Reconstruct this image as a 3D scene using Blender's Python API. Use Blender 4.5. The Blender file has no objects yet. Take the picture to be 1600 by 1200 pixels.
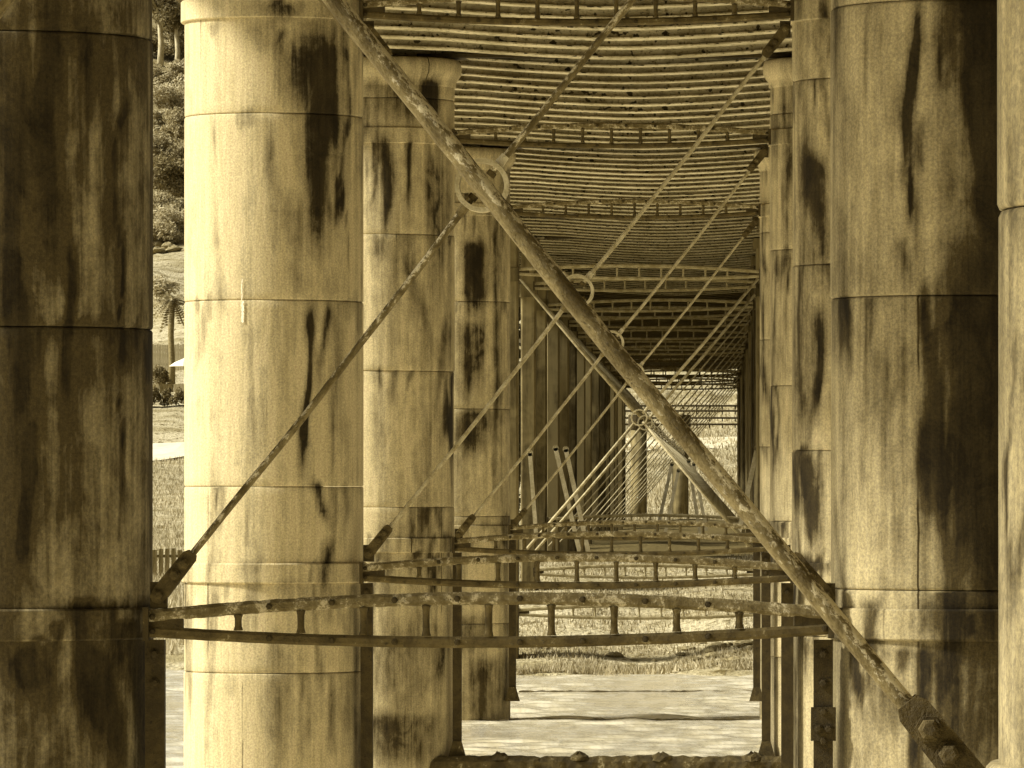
import bpy, math, random
from mathutils import Vector, Matrix, noise as mnoise
R_ = math.radians
scene = bpy.context.scene
col = scene.collection
random.seed(11)

# ---------------------------------------------------------------- camera, sky, sun, exposure
K = 1.6                       # stretch of the bridge along its axis (long lens)
FPX = 5947.0 * K                # focal length in pixels of the 1600 wide photograph
VX, VY = 1122.0, 757.0        # vanishing point of the bridge axis in the photograph
W = 2.85                      # clear width between the two rows of columns
S = 9.1 * K                       # bay length
ZC = 2.668                    # eye height above the water
cd = bpy.data.cameras.new('camera'); cam = bpy.data.objects.new('camera', cd); col.objects.link(cam)
cam.location = (0, 0, ZC); cam.rotation_euler = (R_(90), 0, 0)
cd.sensor_width = 36; cd.lens = FPX / 1600 * 36
cd.shift_x = (800 - VX) / 1600; cd.shift_y = (VY - 600) / 1600
cd.clip_start = 0.1; cd.clip_end = 5000
scene.camera = cam
scene.render.resolution_x = 1024; scene.render.resolution_y = 768

SUN_EL, SUN_AZ = 38, 264      # elevation; azimuth of the sun, clockwise from +Y (the bridge axis)
world = bpy.data.worlds.new('World'); scene.world = world; world.use_nodes = True
wn = world.node_tree.nodes; wl = world.node_tree.links; wn.clear()
sky = wn.new('ShaderNodeTexSky'); sky.sky_type = 'NISHITA'; sky.sun_disc = False
sky.sun_elevation = R_(SUN_EL); sky.sun_rotation = R_(SUN_AZ); sky.dust_density = 4.0; sky.air_density = 1.0
bw = wn.new('ShaderNodeRGBToBW'); wl.new(sky.outputs[0], bw.inputs[0])
tint = wn.new('ShaderNodeMix'); tint.data_type = 'RGBA'; tint.blend_type = 'MULTIPLY'; tint.inputs[0].default_value = 1
tint.inputs[7].default_value = (1.0, 0.97, 0.86, 1)
wl.new(bw.outputs[0], tint.inputs[6])
bg = wn.new('ShaderNodeBackground'); bg.inputs[1].default_value = 0.05
wl.new(tint.outputs[2], bg.inputs[0])
wo = wn.new('ShaderNodeOutputWorld'); wl.new(bg.outputs[0], wo.inputs[0])
sd = bpy.data.lights.new('sun', 'SUN'); sd.energy = 4.4; sd.angle = R_(9); sd.color = (1.0, 0.97, 0.86)
sun = bpy.data.objects.new('sun', sd); col.objects.link(sun)
az = R_(SUN_AZ); el = R_(SUN_EL)
sdir = Vector((math.sin(az) * math.cos(el), math.cos(az) * math.cos(el), math.sin(el)))
sun.rotation_euler = (-sdir).to_track_quat('-Z', 'Y').to_euler()
sun.location = (-30, 20, 40)
vs = scene.view_settings
vs.view_transform = 'Standard'; vs.look = 'None'; vs.gamma = 1; vs.exposure = 0.82; vs.use_curve_mapping = False

# ---------------------------------------------------------------- helpers
def sep(v):
    """sepia-toned colour of the (toned) photograph for a given reflectance"""
    ks = ((0.0, (1, .67, .15)), (.06, (1, .72, .21)), (.3, (1, .845, .46)), (.8, (1, .915, .69)))
    for (a, ca), (b, cb) in zip(ks, ks[1:]):
        if v <= b or b == .8:
            t = min(1, max(0, (v - a) / (b - a))); c = [x + (y - x) * t for x, y in zip(ca, cb)]; break
    lum = .2126 * c[0] + .7152 * c[1] + .0722 * c[2]
    return tuple(min(.95, x * v / lum) for x in c) + (1,)

def P(px, py, d):
    """point at distance d along the bridge that the photograph shows at px, py"""
    return Vector(((px - VX) / FPX * d, d, ZC - (py - VY) / FPX * d))

def sm(a, b, x):
    t = min(1, max(0, (x - a) / (b - a))); return t * t * (3 - 2 * t)

class NT:
    def __init__(s, name):
        s.m = bpy.data.materials.new(name); s.m.use_nodes = True
        s.n = s.m.node_tree.nodes; s.l = s.m.node_tree.links
        s.b = s.n['Principled BSDF']
    def new(s, t, **k):
        o = s.n.new(t)
        for a, v in k.items(): setattr(o, a, v)
        return o
    def link(s, a, b): s.l.new(a, b)
    def put(s, sock, v):
        if isinstance(v, (int, float, tuple)): sock.default_value = v
        else: s.l.new(v, sock)
    def math(s, op, a, b=0.0, c=0.0, clamp=False):
        o = s.new('ShaderNodeMath', operation=op, use_clamp=clamp)
        s.put(o.inputs[0], a); s.put(o.inputs[1], b); s.put(o.inputs[2], c); return o.outputs[0]
    def noise(s, vec, scale, detail=3, rough=.55, dist=0):
        o = s.new('ShaderNodeTexNoise'); s.link(vec, o.inputs['Vector']); o.inputs['Scale'].default_value = scale
        o.inputs['Detail'].default_value = detail; o.inputs['Roughness'].default_value = rough
        o.inputs['Distortion'].default_value = dist; return o.outputs[0]
    def mapv(s, vec, scale, loc=(0, 0, 0)):
        o = s.new('ShaderNodeMapping'); s.link(vec, o.inputs[0]); o.inputs['Scale'].default_value = scale
        o.inputs['Location'].default_value = loc; return o.outputs[0]
    def range(s, v, a, b, c=0., d=1., smooth=True):
        o = s.new('ShaderNodeMapRange', interpolation_type='SMOOTHSTEP' if smooth else 'LINEAR')
        s.put(o.inputs[0], v)
        for i, x in zip((1, 2, 3, 4), (a, b, c, d)): o.inputs[i].default_value = x
        return o.outputs[0]
    def mix(s, f, a, b, mode='MIX'):
        o = s.new('ShaderNodeMix', data_type='RGBA', blend_type=mode)
        s.put(o.inputs[0], f); s.put(o.inputs[6], a); s.put(o.inputs[7], b); return o.outputs[2]
    def bump(s, h, strength=.3, dist=.02):
        o = s.new('ShaderNodeBump'); o.inputs['Strength'].default_value = strength
        o.inputs['Distance'].default_value = dist; s.link(h, o.inputs['Height'])
        s.link(o.outputs[0], s.b.inputs['Normal'])
    def coord(s, k='Object'):
        return s.new('ShaderNodeTexCoord').outputs[k]
    def attr(s, name, kind='OBJECT'):
        o = s.new('ShaderNodeAttribute', attribute_type=kind, attribute_name=name); return o.outputs['Fac']
    def done(s, colr, rough=.85, spec=.3, metal=0.):
        s.put(s.b.inputs['Base Color'], colr); s.put(s.b.inputs['Roughness'], rough)
        s.b.inputs['Specular IOR Level'].default_value = spec; s.b.inputs['Metallic'].default_value = metal
        return s.m

# ---------------------------------------------------------------- materials
def mat_concrete():
    t = NT('stained_concrete')
    xyz = t.new('ShaderNodeSeparateXYZ'); t.link(t.coord(), xyz.inputs[0])
    th = t.math('ARCTAN2', xyz.outputs[0], t.math('MULTIPLY', xyz.outputs[1], -1.0))
    seed = t.attr('seed'); dirt = t.attr('dirt')
    comb = t.new('ShaderNodeCombineXYZ')
    t.link(t.math('ADD', t.math('MULTIPLY', th, .59), t.math('MULTIPLY', seed, 13.7)), comb.inputs[0])
    t.link(t.math('MULTIPLY', seed, 5.3), comb.inputs[1]); t.link(xyz.outputs[2], comb.inputs[2])
    v = comb.outputs[0]
    streak = t.noise(t.mapv(v, (5, 5, .26)), 1.0, 5, .62, .35)
    fine = t.noise(t.mapv(v, (34, 34, 2.2)), 1.0, 4, .6, .6)
    mott = t.noise(t.mapv(v, (4.5, 4.5, 3.2)), 1.0, 6, .68, .8)
    blotch = t.noise(t.mapv(v, (1.5, 1.5, .9)), 1.0, 4, .6, .5)
    edge = t.noise(t.mapv(v, (12, 12, 5)), 1.0, 5, .65, .4)
    grain = t.noise(v, 80.0, 3, .8)
    st = t.attr('stain_shade', 'GEOMETRY')
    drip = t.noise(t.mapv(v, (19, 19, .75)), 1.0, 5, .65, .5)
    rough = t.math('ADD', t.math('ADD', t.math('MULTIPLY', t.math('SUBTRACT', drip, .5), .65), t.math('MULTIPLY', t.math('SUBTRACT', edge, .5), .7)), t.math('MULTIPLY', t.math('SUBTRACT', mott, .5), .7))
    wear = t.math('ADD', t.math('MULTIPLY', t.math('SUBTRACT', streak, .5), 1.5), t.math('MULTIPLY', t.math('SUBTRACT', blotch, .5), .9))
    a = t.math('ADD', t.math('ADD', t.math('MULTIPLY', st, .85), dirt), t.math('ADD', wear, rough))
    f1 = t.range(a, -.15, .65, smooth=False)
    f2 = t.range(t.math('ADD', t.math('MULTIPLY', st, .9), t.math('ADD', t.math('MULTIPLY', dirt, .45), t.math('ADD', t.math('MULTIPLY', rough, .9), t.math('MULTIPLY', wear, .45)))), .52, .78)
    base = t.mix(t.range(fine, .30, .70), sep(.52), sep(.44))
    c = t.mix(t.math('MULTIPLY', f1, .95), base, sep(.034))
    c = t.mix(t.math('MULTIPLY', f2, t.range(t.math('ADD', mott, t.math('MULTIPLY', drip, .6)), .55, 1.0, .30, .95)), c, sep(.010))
    # vertical casting seams
    for k, (off, wd) in enumerate(((0.0, .004),)):
        ph = t.math('ADD', t.math('MULTIPLY', t.attr('seam'), 1.0), off)
        dlt = t.math('ABSOLUTE', t.math('SUBTRACT', th, t.math('ADD', ph, t.math('MULTIPLY', t.math('SUBTRACT', edge, .5), .03))))
        c = t.mix(t.math('MULTIPLY', t.range(dlt, wd, wd * 3, 1, 0), t.range(blotch, .44, .58)), c, sep(.03))
    # fine grain of the cement and pale flecks of lime
    c = t.mix(t.range(grain, .34, .66, 0, .42), c, sep(.03), 'MULTIPLY') if False else t.mix(.42, c, t.mix(t.range(grain, .28, .72), sep(.08), sep(.70)), 'OVERLAY')
    fleck = t.noise(t.mapv(v, (30, 30, 9)), 1.0, 2, .4)
    c = t.mix(t.range(fleck, .83, .86), c, sep(.62))
    h = t.math('ADD', t.math('MULTIPLY', grain, .35), t.math('ADD', t.math('MULTIPLY', fine, .5), t.math('MULTIPLY', edge, .8)))
    t.bump(h, .35, .012)
    return t.done(c, .9, .2)

def mat_rust(name, dark, mid, pale, amount, crust=.5, fs=1.0, stretch=(1, 1, 1), side=0.0):
    t = NT(name); v = t.coord()
    sd_ = t.attr('seed'); ad = t.new('ShaderNodeVectorMath', operation='ADD'); t.link(v, ad.inputs[0])
    cb = t.new('ShaderNodeCombineXYZ'); t.link(t.math('MULTIPLY', sd_, 7.7), cb.inputs[0]); t.link(cb.outputs[0], ad.inputs[1]); v = ad.outputs[0]
    v = t.mapv(v, stretch); lz = t.new('ShaderNodeSeparateXYZ'); t.link(t.coord(), lz.inputs[0])
    a = t.noise(v, 9 * fs, 6, .7, .3); b = t.noise(v, 42 * fs, 5, .7); g = t.noise(v, 160, 3, .7)
    c = t.mix(t.range(a, .35, .65), sep(dark), sep(mid))
    c = t.mix(t.math('MULTIPLY', t.range(t.math('ADD', t.math('ADD', t.math('MULTIPLY', a, .55), t.math('MULTIPLY', b, .45)), t.math('MULTIPLY', lz.outputs[2], side)), .56 - amount * .12, .60 - amount * .1), .9), c, sep(pale))
    c = t.mix(t.range(b, .56, .72), c, sep(dark * .5))
    c = t.mix(.3, c, t.mix(g, sep(.02), sep(.7)), 'OVERLAY')
    t.bump(t.math('ADD', t.math('MULTIPLY', b, .7), t.math('MULTIPLY', g, .35)), crust, .02)
    return t.done(c, .82, .3)

def mat_deck():
    t = NT('rusted_deck_plate'); v0 = t.coord()
    ad = t.new('ShaderNodeVectorMath', operation='ADD'); t.link(v0, ad.inputs[0])
    cb = t.new('ShaderNodeCombineXYZ'); t.link(t.math('MULTIPLY', t.attr('seed'), 31.7), cb.inputs[0]); t.link(cb.outputs[0], ad.inputs[1]); v = ad.outputs[0]
    a = t.noise(v, 2.5, 5, .6, .3); b = t.noise(v, 26, 4, .7)
    spots = t.noise(v, 17, 2, .4)
    c = t.mix(t.range(a, .35, .65), sep(.30), sep(.50))
    c = t.mix(t.range(b, .48, .70), c, sep(.12))
    c = t.mix(t.range(spots, .63, .69), c, sep(.03))
    t.bump(b, .4, .01)
    return t.done(c, .8, .3)

def mat_simple(name, v0, v1, scale=6, rough=.9, bump=.3, spec=.2, stretch=(1, 1, 1), dist=.02):
    t = NT(name); v = t.mapv(t.coord(), stretch)
    a = t.noise(v, scale, 5, .65, .2)
    b = t.noise(v, scale * 7, 3, .6)
    c = t.mix(t.range(t.math('ADD', t.math('MULTIPLY', a, .65), t.math('MULTIPLY', b, .35)), .34, .66), sep(v0), sep(v1))
    t.bump(t.math('ADD', a, b), bump, dist)
    return t.done(c, rough, spec)

def mat_leaf(name, v0, v1):
    t = NT(name)
    c = t.mix(t.new('ShaderNodeNewGeometry').outputs['Random Per Island'], sep(v0), sep(v1))
    m = t.done(c, .7, .25)
    tr = t.new('ShaderNodeBsdfTranslucent'); t.link(c, tr.inputs[0])
    mx = t.new('ShaderNodeMixShader'); mx.inputs[0].default_value = .35
    out = [n for n in t.n if n.type == 'OUTPUT_MATERIAL'][0]
    t.link(t.b.outputs[0], mx.inputs[1]); t.link(tr.outputs[0], mx.inputs[2]); t.link(mx.outputs[0], out.inputs[0])
    return m

def mat_water():
    t = NT('muddy_water'); v = t.coord()
    w1 = t.noise(t.mapv(v, (4.0, 1.1 / K, 1)), 1.0, 4, .6, .4)
    w2 = t.noise(t.mapv(v, (2.6, 1.0, 1)), 6.5, 3, .6, .3)
    h = t.math('ADD', t.math('MULTIPLY', w1, 1.0), t.math('MULTIPLY', w2, .35))
    t.bump(h, .35, .05)
    c = t.mix(t.range(w1, .44, .56), sep(.66), sep(.78))
    t.b.inputs['IOR'].default_value = 1.33
    return t.done(c, .07, 1.0)

def mat_ground():
    t = NT('dry_grass_ground'); v = t.coord()
    a = t.noise(t.mapv(v, (.25, .6, .5)), 1.0, 6, .65, .4)
    b = t.noise(t.mapv(v, (2.2, 1.0, 1.0)), 1.4, 5, .7, .3)
    g = t.noise(v, 9.0, 4, .7)
    c = t.mix(t.range(a, .38, .62), sep(.28), sep(.52))
    c = t.mix(t.range(b, .52, .66), c, sep(.10))
    c = t.mix(t.range(g, .5, .68), c, sep(.16))
    xyz = t.new('ShaderNodeSeparateXYZ'); t.link(v, xyz.inputs[0])
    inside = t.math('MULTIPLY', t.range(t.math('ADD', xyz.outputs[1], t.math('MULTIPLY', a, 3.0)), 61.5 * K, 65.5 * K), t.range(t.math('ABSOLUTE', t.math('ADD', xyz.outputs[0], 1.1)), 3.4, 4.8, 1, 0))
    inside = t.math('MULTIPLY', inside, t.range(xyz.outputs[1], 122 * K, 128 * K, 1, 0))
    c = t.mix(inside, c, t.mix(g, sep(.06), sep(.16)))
    c = t.mix(t.math('MULTIPLY', t.range(xyz.outputs[1], 240 * K, 262 * K), .8), c, t.mix(b, sep(.06), sep(.22)))
    t.bump(t.math('ADD', b, g), .8, .12)
    return t.done(c, .95, .1)

def mat_far():
    t = NT('trestle_concrete'); v0 = t.coord()
    ad = t.new('ShaderNodeVectorMath', operation='ADD'); t.link(v0, ad.inputs[0])
    cb = t.new('ShaderNodeCombineXYZ'); t.link(t.math('MULTIPLY', t.attr('seed'), 23.0), cb.inputs[0]); t.link(cb.outputs[0], ad.inputs[1]); v = ad.outputs[0]
    a = t.noise(t.mapv(v, (5, 5, .5)), 1, 5, .6, .4); b = t.noise(v, 2.2, 5, .65, .5)
    f = t.math('ADD', t.math('ADD', t.math('MULTIPLY', a, .6), t.math('MULTIPLY', b, .4)), t.math('MULTIPLY', t.attr('dirt'), .35))
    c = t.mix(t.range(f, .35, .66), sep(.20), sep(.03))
    t.bump(b, .3, .02)
    return t.done(c, .9, .2)

M = dict(
    concrete=mat_concrete(),
    rod=mat_rust('flaking_painted_rod', .08, .21, .68, .60, .6, 2.4, (.55, 1, 1), 4.5),
    steel=mat_rust('rusted_steel', .05, .105, .30, -.2, .6),
    strut=mat_rust('crusted_strut', .12, .25, .58, .32, 1.0, 1.6),
    dark=mat_rust('dark_rusted_steel', .028, .055, .16, -.5, .6),
    deck=mat_deck(),
    slab=mat_simple('deck_underside', .05, .10, 3),
    weed=mat_rust('weed_crusted_timber', .04, .10, .35, -.1, 1.0),
    water=mat_water(), ground=mat_ground(),
    grass=mat_leaf('dry_grass_blades', .18, .60),
    leaf_deep=mat_leaf('deep_leaves', .03, .08), leaf_dark=mat_leaf('dark_leaves', .12, .26), leaf_mid=mat_leaf('grey_green_leaves', .20, .42), leaf_pale=mat_leaf('pale_leaves', .30, .52),
    bark=mat_simple('pale_bark', .25, .6, 5, stretch=(1, 1, .3)), barkd=mat_simple('palm_bark', .10, .24, 8),
    pale_wall=mat_simple('rendered_wall', .5, .62, 3, bump=.1), board=mat_simple('fence_board', .34, .5, 4, stretch=(3, 3, .4)),
    darkwood=mat_simple('weathered_paling', .07, .2, 7, stretch=(3, 3, .4)), stone=mat_simple('bank_stone', .10, .32, 5),
    path=mat_simple('pale_path', .55, .7, 2, bump=.1), white=mat_simple('white_canvas', .7, .8, 4, bump=.05),
    thin_rod=mat_simple('weathered_rod', .20, .46, 12),
    far_concrete=mat_far(), scrub=mat_simple('light_blocker_scrub', .06, .16, 1.5), ring=mat_simple('worn_ring_iron', .26, .5, 14),
    far_steel=mat_simple('pale_rusted_steel', .16, .36, 9),
)

# ---------------------------------------------------------------- mesh builder
class MB:
    def __init__(s): s.v = []; s.f = []
    def add(s, vs_, fs):
        o = len(s.v); s.v += [tuple(p) for p in vs_]; s.f += [tuple(i + o for i in f) for f in fs]; return s
    def box(s, c, h, rot=None):
        vs_ = []
        for z in (-1, 1):
            for x, y in ((-1, -1), (1, -1), (1, 1), (-1, 1)):
                p = Vector((x * h[0], y * h[1], z * h[2]))
                if rot: p = rot @ p
                vs_.append(p + Vector(c))
        return s.add(vs_, [(3, 2, 1, 0), (4, 5, 6, 7), (0, 1, 5, 4), (1, 2, 6, 5), (2, 3, 7, 6), (3, 0, 4, 7)])
    def sweep(s, pts, prof, up=Vector((0, 1, 0)), jit=0, scale=None, rng=random):
        """sweep a closed profile (list of (a, b)) along pts; a along side axis, b along up"""
        n = len(prof); pts = [Vector(p) for p in pts]; vs_ = []
        for i, p in enumerate(pts):
            tg = (pts[min(i + 1, len(pts) - 1)] - pts[max(i - 1, 0)]).normalized()
            sd_ = tg.cross(up)
            if sd_.length < 1e-4: sd_ = tg.cross(Vector((1, 0, 0)))
            sd_.normalize(); u = sd_.cross(tg)
            k = scale[i] if scale else 1
            for a, b in prof:
                j = 1 + (rng.uniform(-jit, jit) if jit else 0)
                vs_.append(p + (sd_ * a + u * b) * k * j)
        fs = [(i * n + j, i * n + (j + 1) % n, (i + 1) * n + (j + 1) % n, (i + 1) * n + j) for i in range(len(pts) - 1) for j in range(n)]
        fs += [tuple(reversed(range(n))), tuple(range((len(pts) - 1) * n, len(pts) * n))]
        return s.add(vs_, fs)
    def tube(s, pts, r, n=10, jit=0, scale=None):
        return s.sweep(pts, [(r * math.cos(6.28318 * k / n), r * math.sin(6.28318 * k / n)) for k in range(n)], jit=jit, scale=scale)
    def lathe(s, prof, n=24, c=(0, 0, 0), rot=None, closed=False):
        """prof: list of (r, z), turned round local z"""
        vs_ = []
        for r, z in prof:
            for k in range(n):
                p = Vector((r * math.cos(6.28318530718 * k / n), r * math.sin(6.28318530718 * k / n), z))
                if rot: p = rot @ p
                vs_.append(p + Vector(c))
        m = len(prof)
        fs = [(i * n + j, i * n + (j + 1) % n, ((i + 1) % m) * n + (j + 1) % n, ((i + 1) % m) * n + j) for i in range(m if closed else m - 1) for j in range(n)]
        if not closed: fs += [tuple(reversed(range(n))), tuple(range((m - 1) * n, m * n))]
        return s.add(vs_, fs)
    def bolt(s, p, r, h, axis='y'):
        rot = Matrix.Rotation(R_(90), 3, 'X') if axis == 'y' else None   # head points to -y
        return s.lathe([(r * 1.35, -.002), (r * 1.35, h * .3), (r, h * .3), (r * .95, h * .9), (r * .6, h)], 6, p, rot)
    def mesh(s, name, mat, smooth=False):
        me = bpy.data.meshes.new(name); me.from_pydata(s.v, [], s.f); me.validate(); me.update()
        me.materials.append(mat)
        if smooth:
            for p in me.polygons: p.use_smooth = True
        return me
    def build(s, name, mat, parent=None, smooth=False, **k):
        return link(name, s.mesh(name, mat, smooth), parent, **k)

def link(name, me, parent=None, loc=None, seed=None):
    o = bpy.data.objects.new(name, me); col.objects.link(o)
    if parent: o.parent = parent
    if loc is not None: o.location = loc
    o['seed'] = float(random.random() if seed is None else seed)
    return o
def tag(o, label=None, cat=None, group=None, kind=None):
    for k, v in (('label', label), ('category', cat), ('group', group), ('kind', kind)):
        if v: o[k] = v
    return o
def thing(name, label, cat, loc=(0, 0, 0), group=None):
    o = bpy.data.objects.new(name, None); col.objects.link(o); o.location = loc; o.empty_display_size = .3
    return tag(o, label, cat, group)

ORD = ['first', 'second', 'third', 'fourth', 'fifth', 'sixth', 'seventh', 'eighth', 'ninth', 'tenth', 'eleventh', 'twelfth', 'thirteenth', 'fourteenth', 'fifteenth', 'sixteenth']

# ---------------------------------------------------------------- setting: ground, river
D = [S * (.757 + n) for n in range(5)]                 # distances of the column pairs over the water
DL = [(54.68 + 4.54 * k) * K for k in range(15)]             # bents of the land trestle
def lerp_tab(tab, x):
    if x <= tab[0][0]: return tab[0][1]
    for (a, va), (b, vb) in zip(tab, tab[1:]):
        if x <= b: return va + (vb - va) * (x - a) / (b - a)
    return tab[-1][1]
HILL = [(50, -1.2), (53.5, -.35), (55.5, .0), (60, .06), (110, .12), (125, .6), (150, 1.9), (178, 4.1), (186, 5.0), (196, 6.9), (205, 8.2), (235, 15), (300, 31), (350, 46), (420, 60), (700, 80)]
BANK = [(50, -1.2), (52.2, -.5), (53.2, .02), (54.0, .10), (56, .42), (58, .85), (60.5, 1.18), (66, 1.3), (100, 1.32), (125, 1.35), (140, 1.5), (180, 1.6)]
def ground_z(x, y):
    y = y / K
    h = lerp_tab(HILL, y); b = lerp_tab(BANK, y + .35 * math.sin(x * 1.1) + .25 * math.sin(x * 2.7 + 1))
    k = sm(-9.5, -6.0, x) * (1 - sm(6, 12, x))
    z = h + (max(h, b) - h) * k
    n = math.sin(x * 1.7 + y * .9) * math.sin(y * 1.3 - x * .6) * .05 + math.sin(x * .35 + 2) * math.sin(y * .22) * .18
    return z + n * sm(54.5, 62, y) * (1 + sm(120, 260, y) * 3)
def build_ground():
    xs = [-260, -160, -110, -80, -60] + [-48 + i * 1.0 for i in range(38)] + [-10 + i * .25 for i in range(65)] + [7, 9, 12, 16, 22, 30, 45, 70, 120, 260]
    ys = [49 + i * .3 for i in range(50)] + [64 + i * 1.0 for i in range(60)] + [124 + i * 2.0 for i in range(60)] + [250 + i * 12 for i in range(20)] + [520, 620, 760, 1000]
    m = MB(); nx = len(xs)
    ys = [y * K for y in ys]
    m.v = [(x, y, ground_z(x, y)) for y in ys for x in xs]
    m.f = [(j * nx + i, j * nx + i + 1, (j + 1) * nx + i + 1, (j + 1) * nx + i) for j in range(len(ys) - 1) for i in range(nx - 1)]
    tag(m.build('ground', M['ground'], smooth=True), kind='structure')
build_ground()
def build_bank_light_blocker():  # unseen bank rising behind the camera, added to block light from there
    prof = [(7, -.8), (4, -.1), (1, .8), (-6, 1.2), (-25, 2.2), (-45, 5.2), (-75, 12), (-130, 24), (-220, 38), (-320, 46)]
    xs = [-300, -200, -130, -90, -60, -40, -28, -20, -14, -9, -5, -2, 1, 4, 8, 13, 20, 28, 40, 60, 90, 130, 200, 300]
    m = MB(); nx = len(xs)
    for y, z in prof:
        for x in xs: m.v.append((x, y + 2.5 * math.sin(x * .13), z + .25 * math.sin(x * .7 + y) + (.02 * max(0, abs(x) - 8)) * (y < 0)))
    m.f = [(j * nx + i, (j + 1) * nx + i, (j + 1) * nx + i + 1, j * nx + i + 1) for j in range(len(prof) - 1) for i in range(nx - 1)]
    tag(m.build('bank_light_blocker', M['scrub'], smooth=True), kind='structure')
build_bank_light_blocker()
def build_river():
    """calm outer sheet with a stretch of real ripples where the photograph shows the surface"""
    xa, xb, ya, yb = -11.0, 4.0, 26 * K, 55 * K; nx, ny = 215, 400; m = MB()
    rg = random.Random(3); comps = []
    for i in range(26):
        lam = rg.uniform(.24, .95); th = rg.gauss(1.57, .55); comps.append((6.2832 / lam * math.cos(th), 6.2832 / lam * math.sin(th), rg.uniform(0, 6.28), .0068 * lam ** .8))
    for j in range(ny + 1):
        y = ya + (yb - ya) * j / ny
        for i in range(nx + 1):
            x = xa + (xb - xa) * i / nx
            e = min(1, i / 6, (nx - i) / 6, j / 6, (ny - j) / 6)
            g = .55 + .9 * mnoise.noise(Vector((x * .5, y * .16, 0)))
            m.v.append((x, y, e * max(.15, g) * sum(a_ * math.sin(kx * x + ky * y + p) for kx, ky, p, a_ in comps)))
    w = nx + 1
    m.f = [(j * w + i, j * w + i + 1, (j + 1) * w + i + 1, (j + 1) * w + i) for j in range(ny) for i in range(nx)]
    X, Y0, Y1 = 400, -300, 60 * K
    m.add([(-X, Y0, 0), (X, Y0, 0), (X, ya, 0), (-X, ya, 0), (-X, yb, 0), (X, yb, 0), (X, Y1, 0), (-X, Y1, 0), (xa, ya, 0), (xa, yb, 0), (xb, ya, 0), (xb, yb, 0)],
          [(0, 1, 2, 10, 8, 3), (4, 9, 11, 5, 6, 7), (3, 8, 9, 4), (10, 2, 5, 11)])
    tag(m.build('river', M['water'], smooth=True), kind='structure')
build_river()

# ---------------------------------------------------------------- concrete columns
RC = .59
Z_TOP = ZC + 1.335 * W
LX = {0: -2.377, 1: (238 - VX) / FPX * D[1], 2: (568 - VX) / FPX * D[2], 3: (710 - VX) / FPX * D[3], 4: (797 - VX) / FPX * D[4]}
RX = {0: (1560 - VX) / FPX * D[0], 1: (1298 - VX) / FPX * D[1], 2: (1238 - VX) / FPX * D[2], 3: (1203 - VX) / FPX * D[3], 4: (1187 - VX) / FPX * D[4]}
LOWZ = {0: -.20, 1: -.203, 2: -.203, 3: -.19, 4: -.185}      # lower collar, in W above the eye
HIGHZ = 1.09

def stain_shade_value(lobes, px, py):
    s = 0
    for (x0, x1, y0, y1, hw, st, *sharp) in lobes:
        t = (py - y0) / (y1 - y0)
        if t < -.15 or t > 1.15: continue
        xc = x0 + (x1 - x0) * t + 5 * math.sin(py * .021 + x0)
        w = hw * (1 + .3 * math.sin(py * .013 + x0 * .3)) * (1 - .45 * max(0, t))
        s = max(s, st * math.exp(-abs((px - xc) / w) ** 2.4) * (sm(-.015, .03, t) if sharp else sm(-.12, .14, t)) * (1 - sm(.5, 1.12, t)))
    return s

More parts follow.
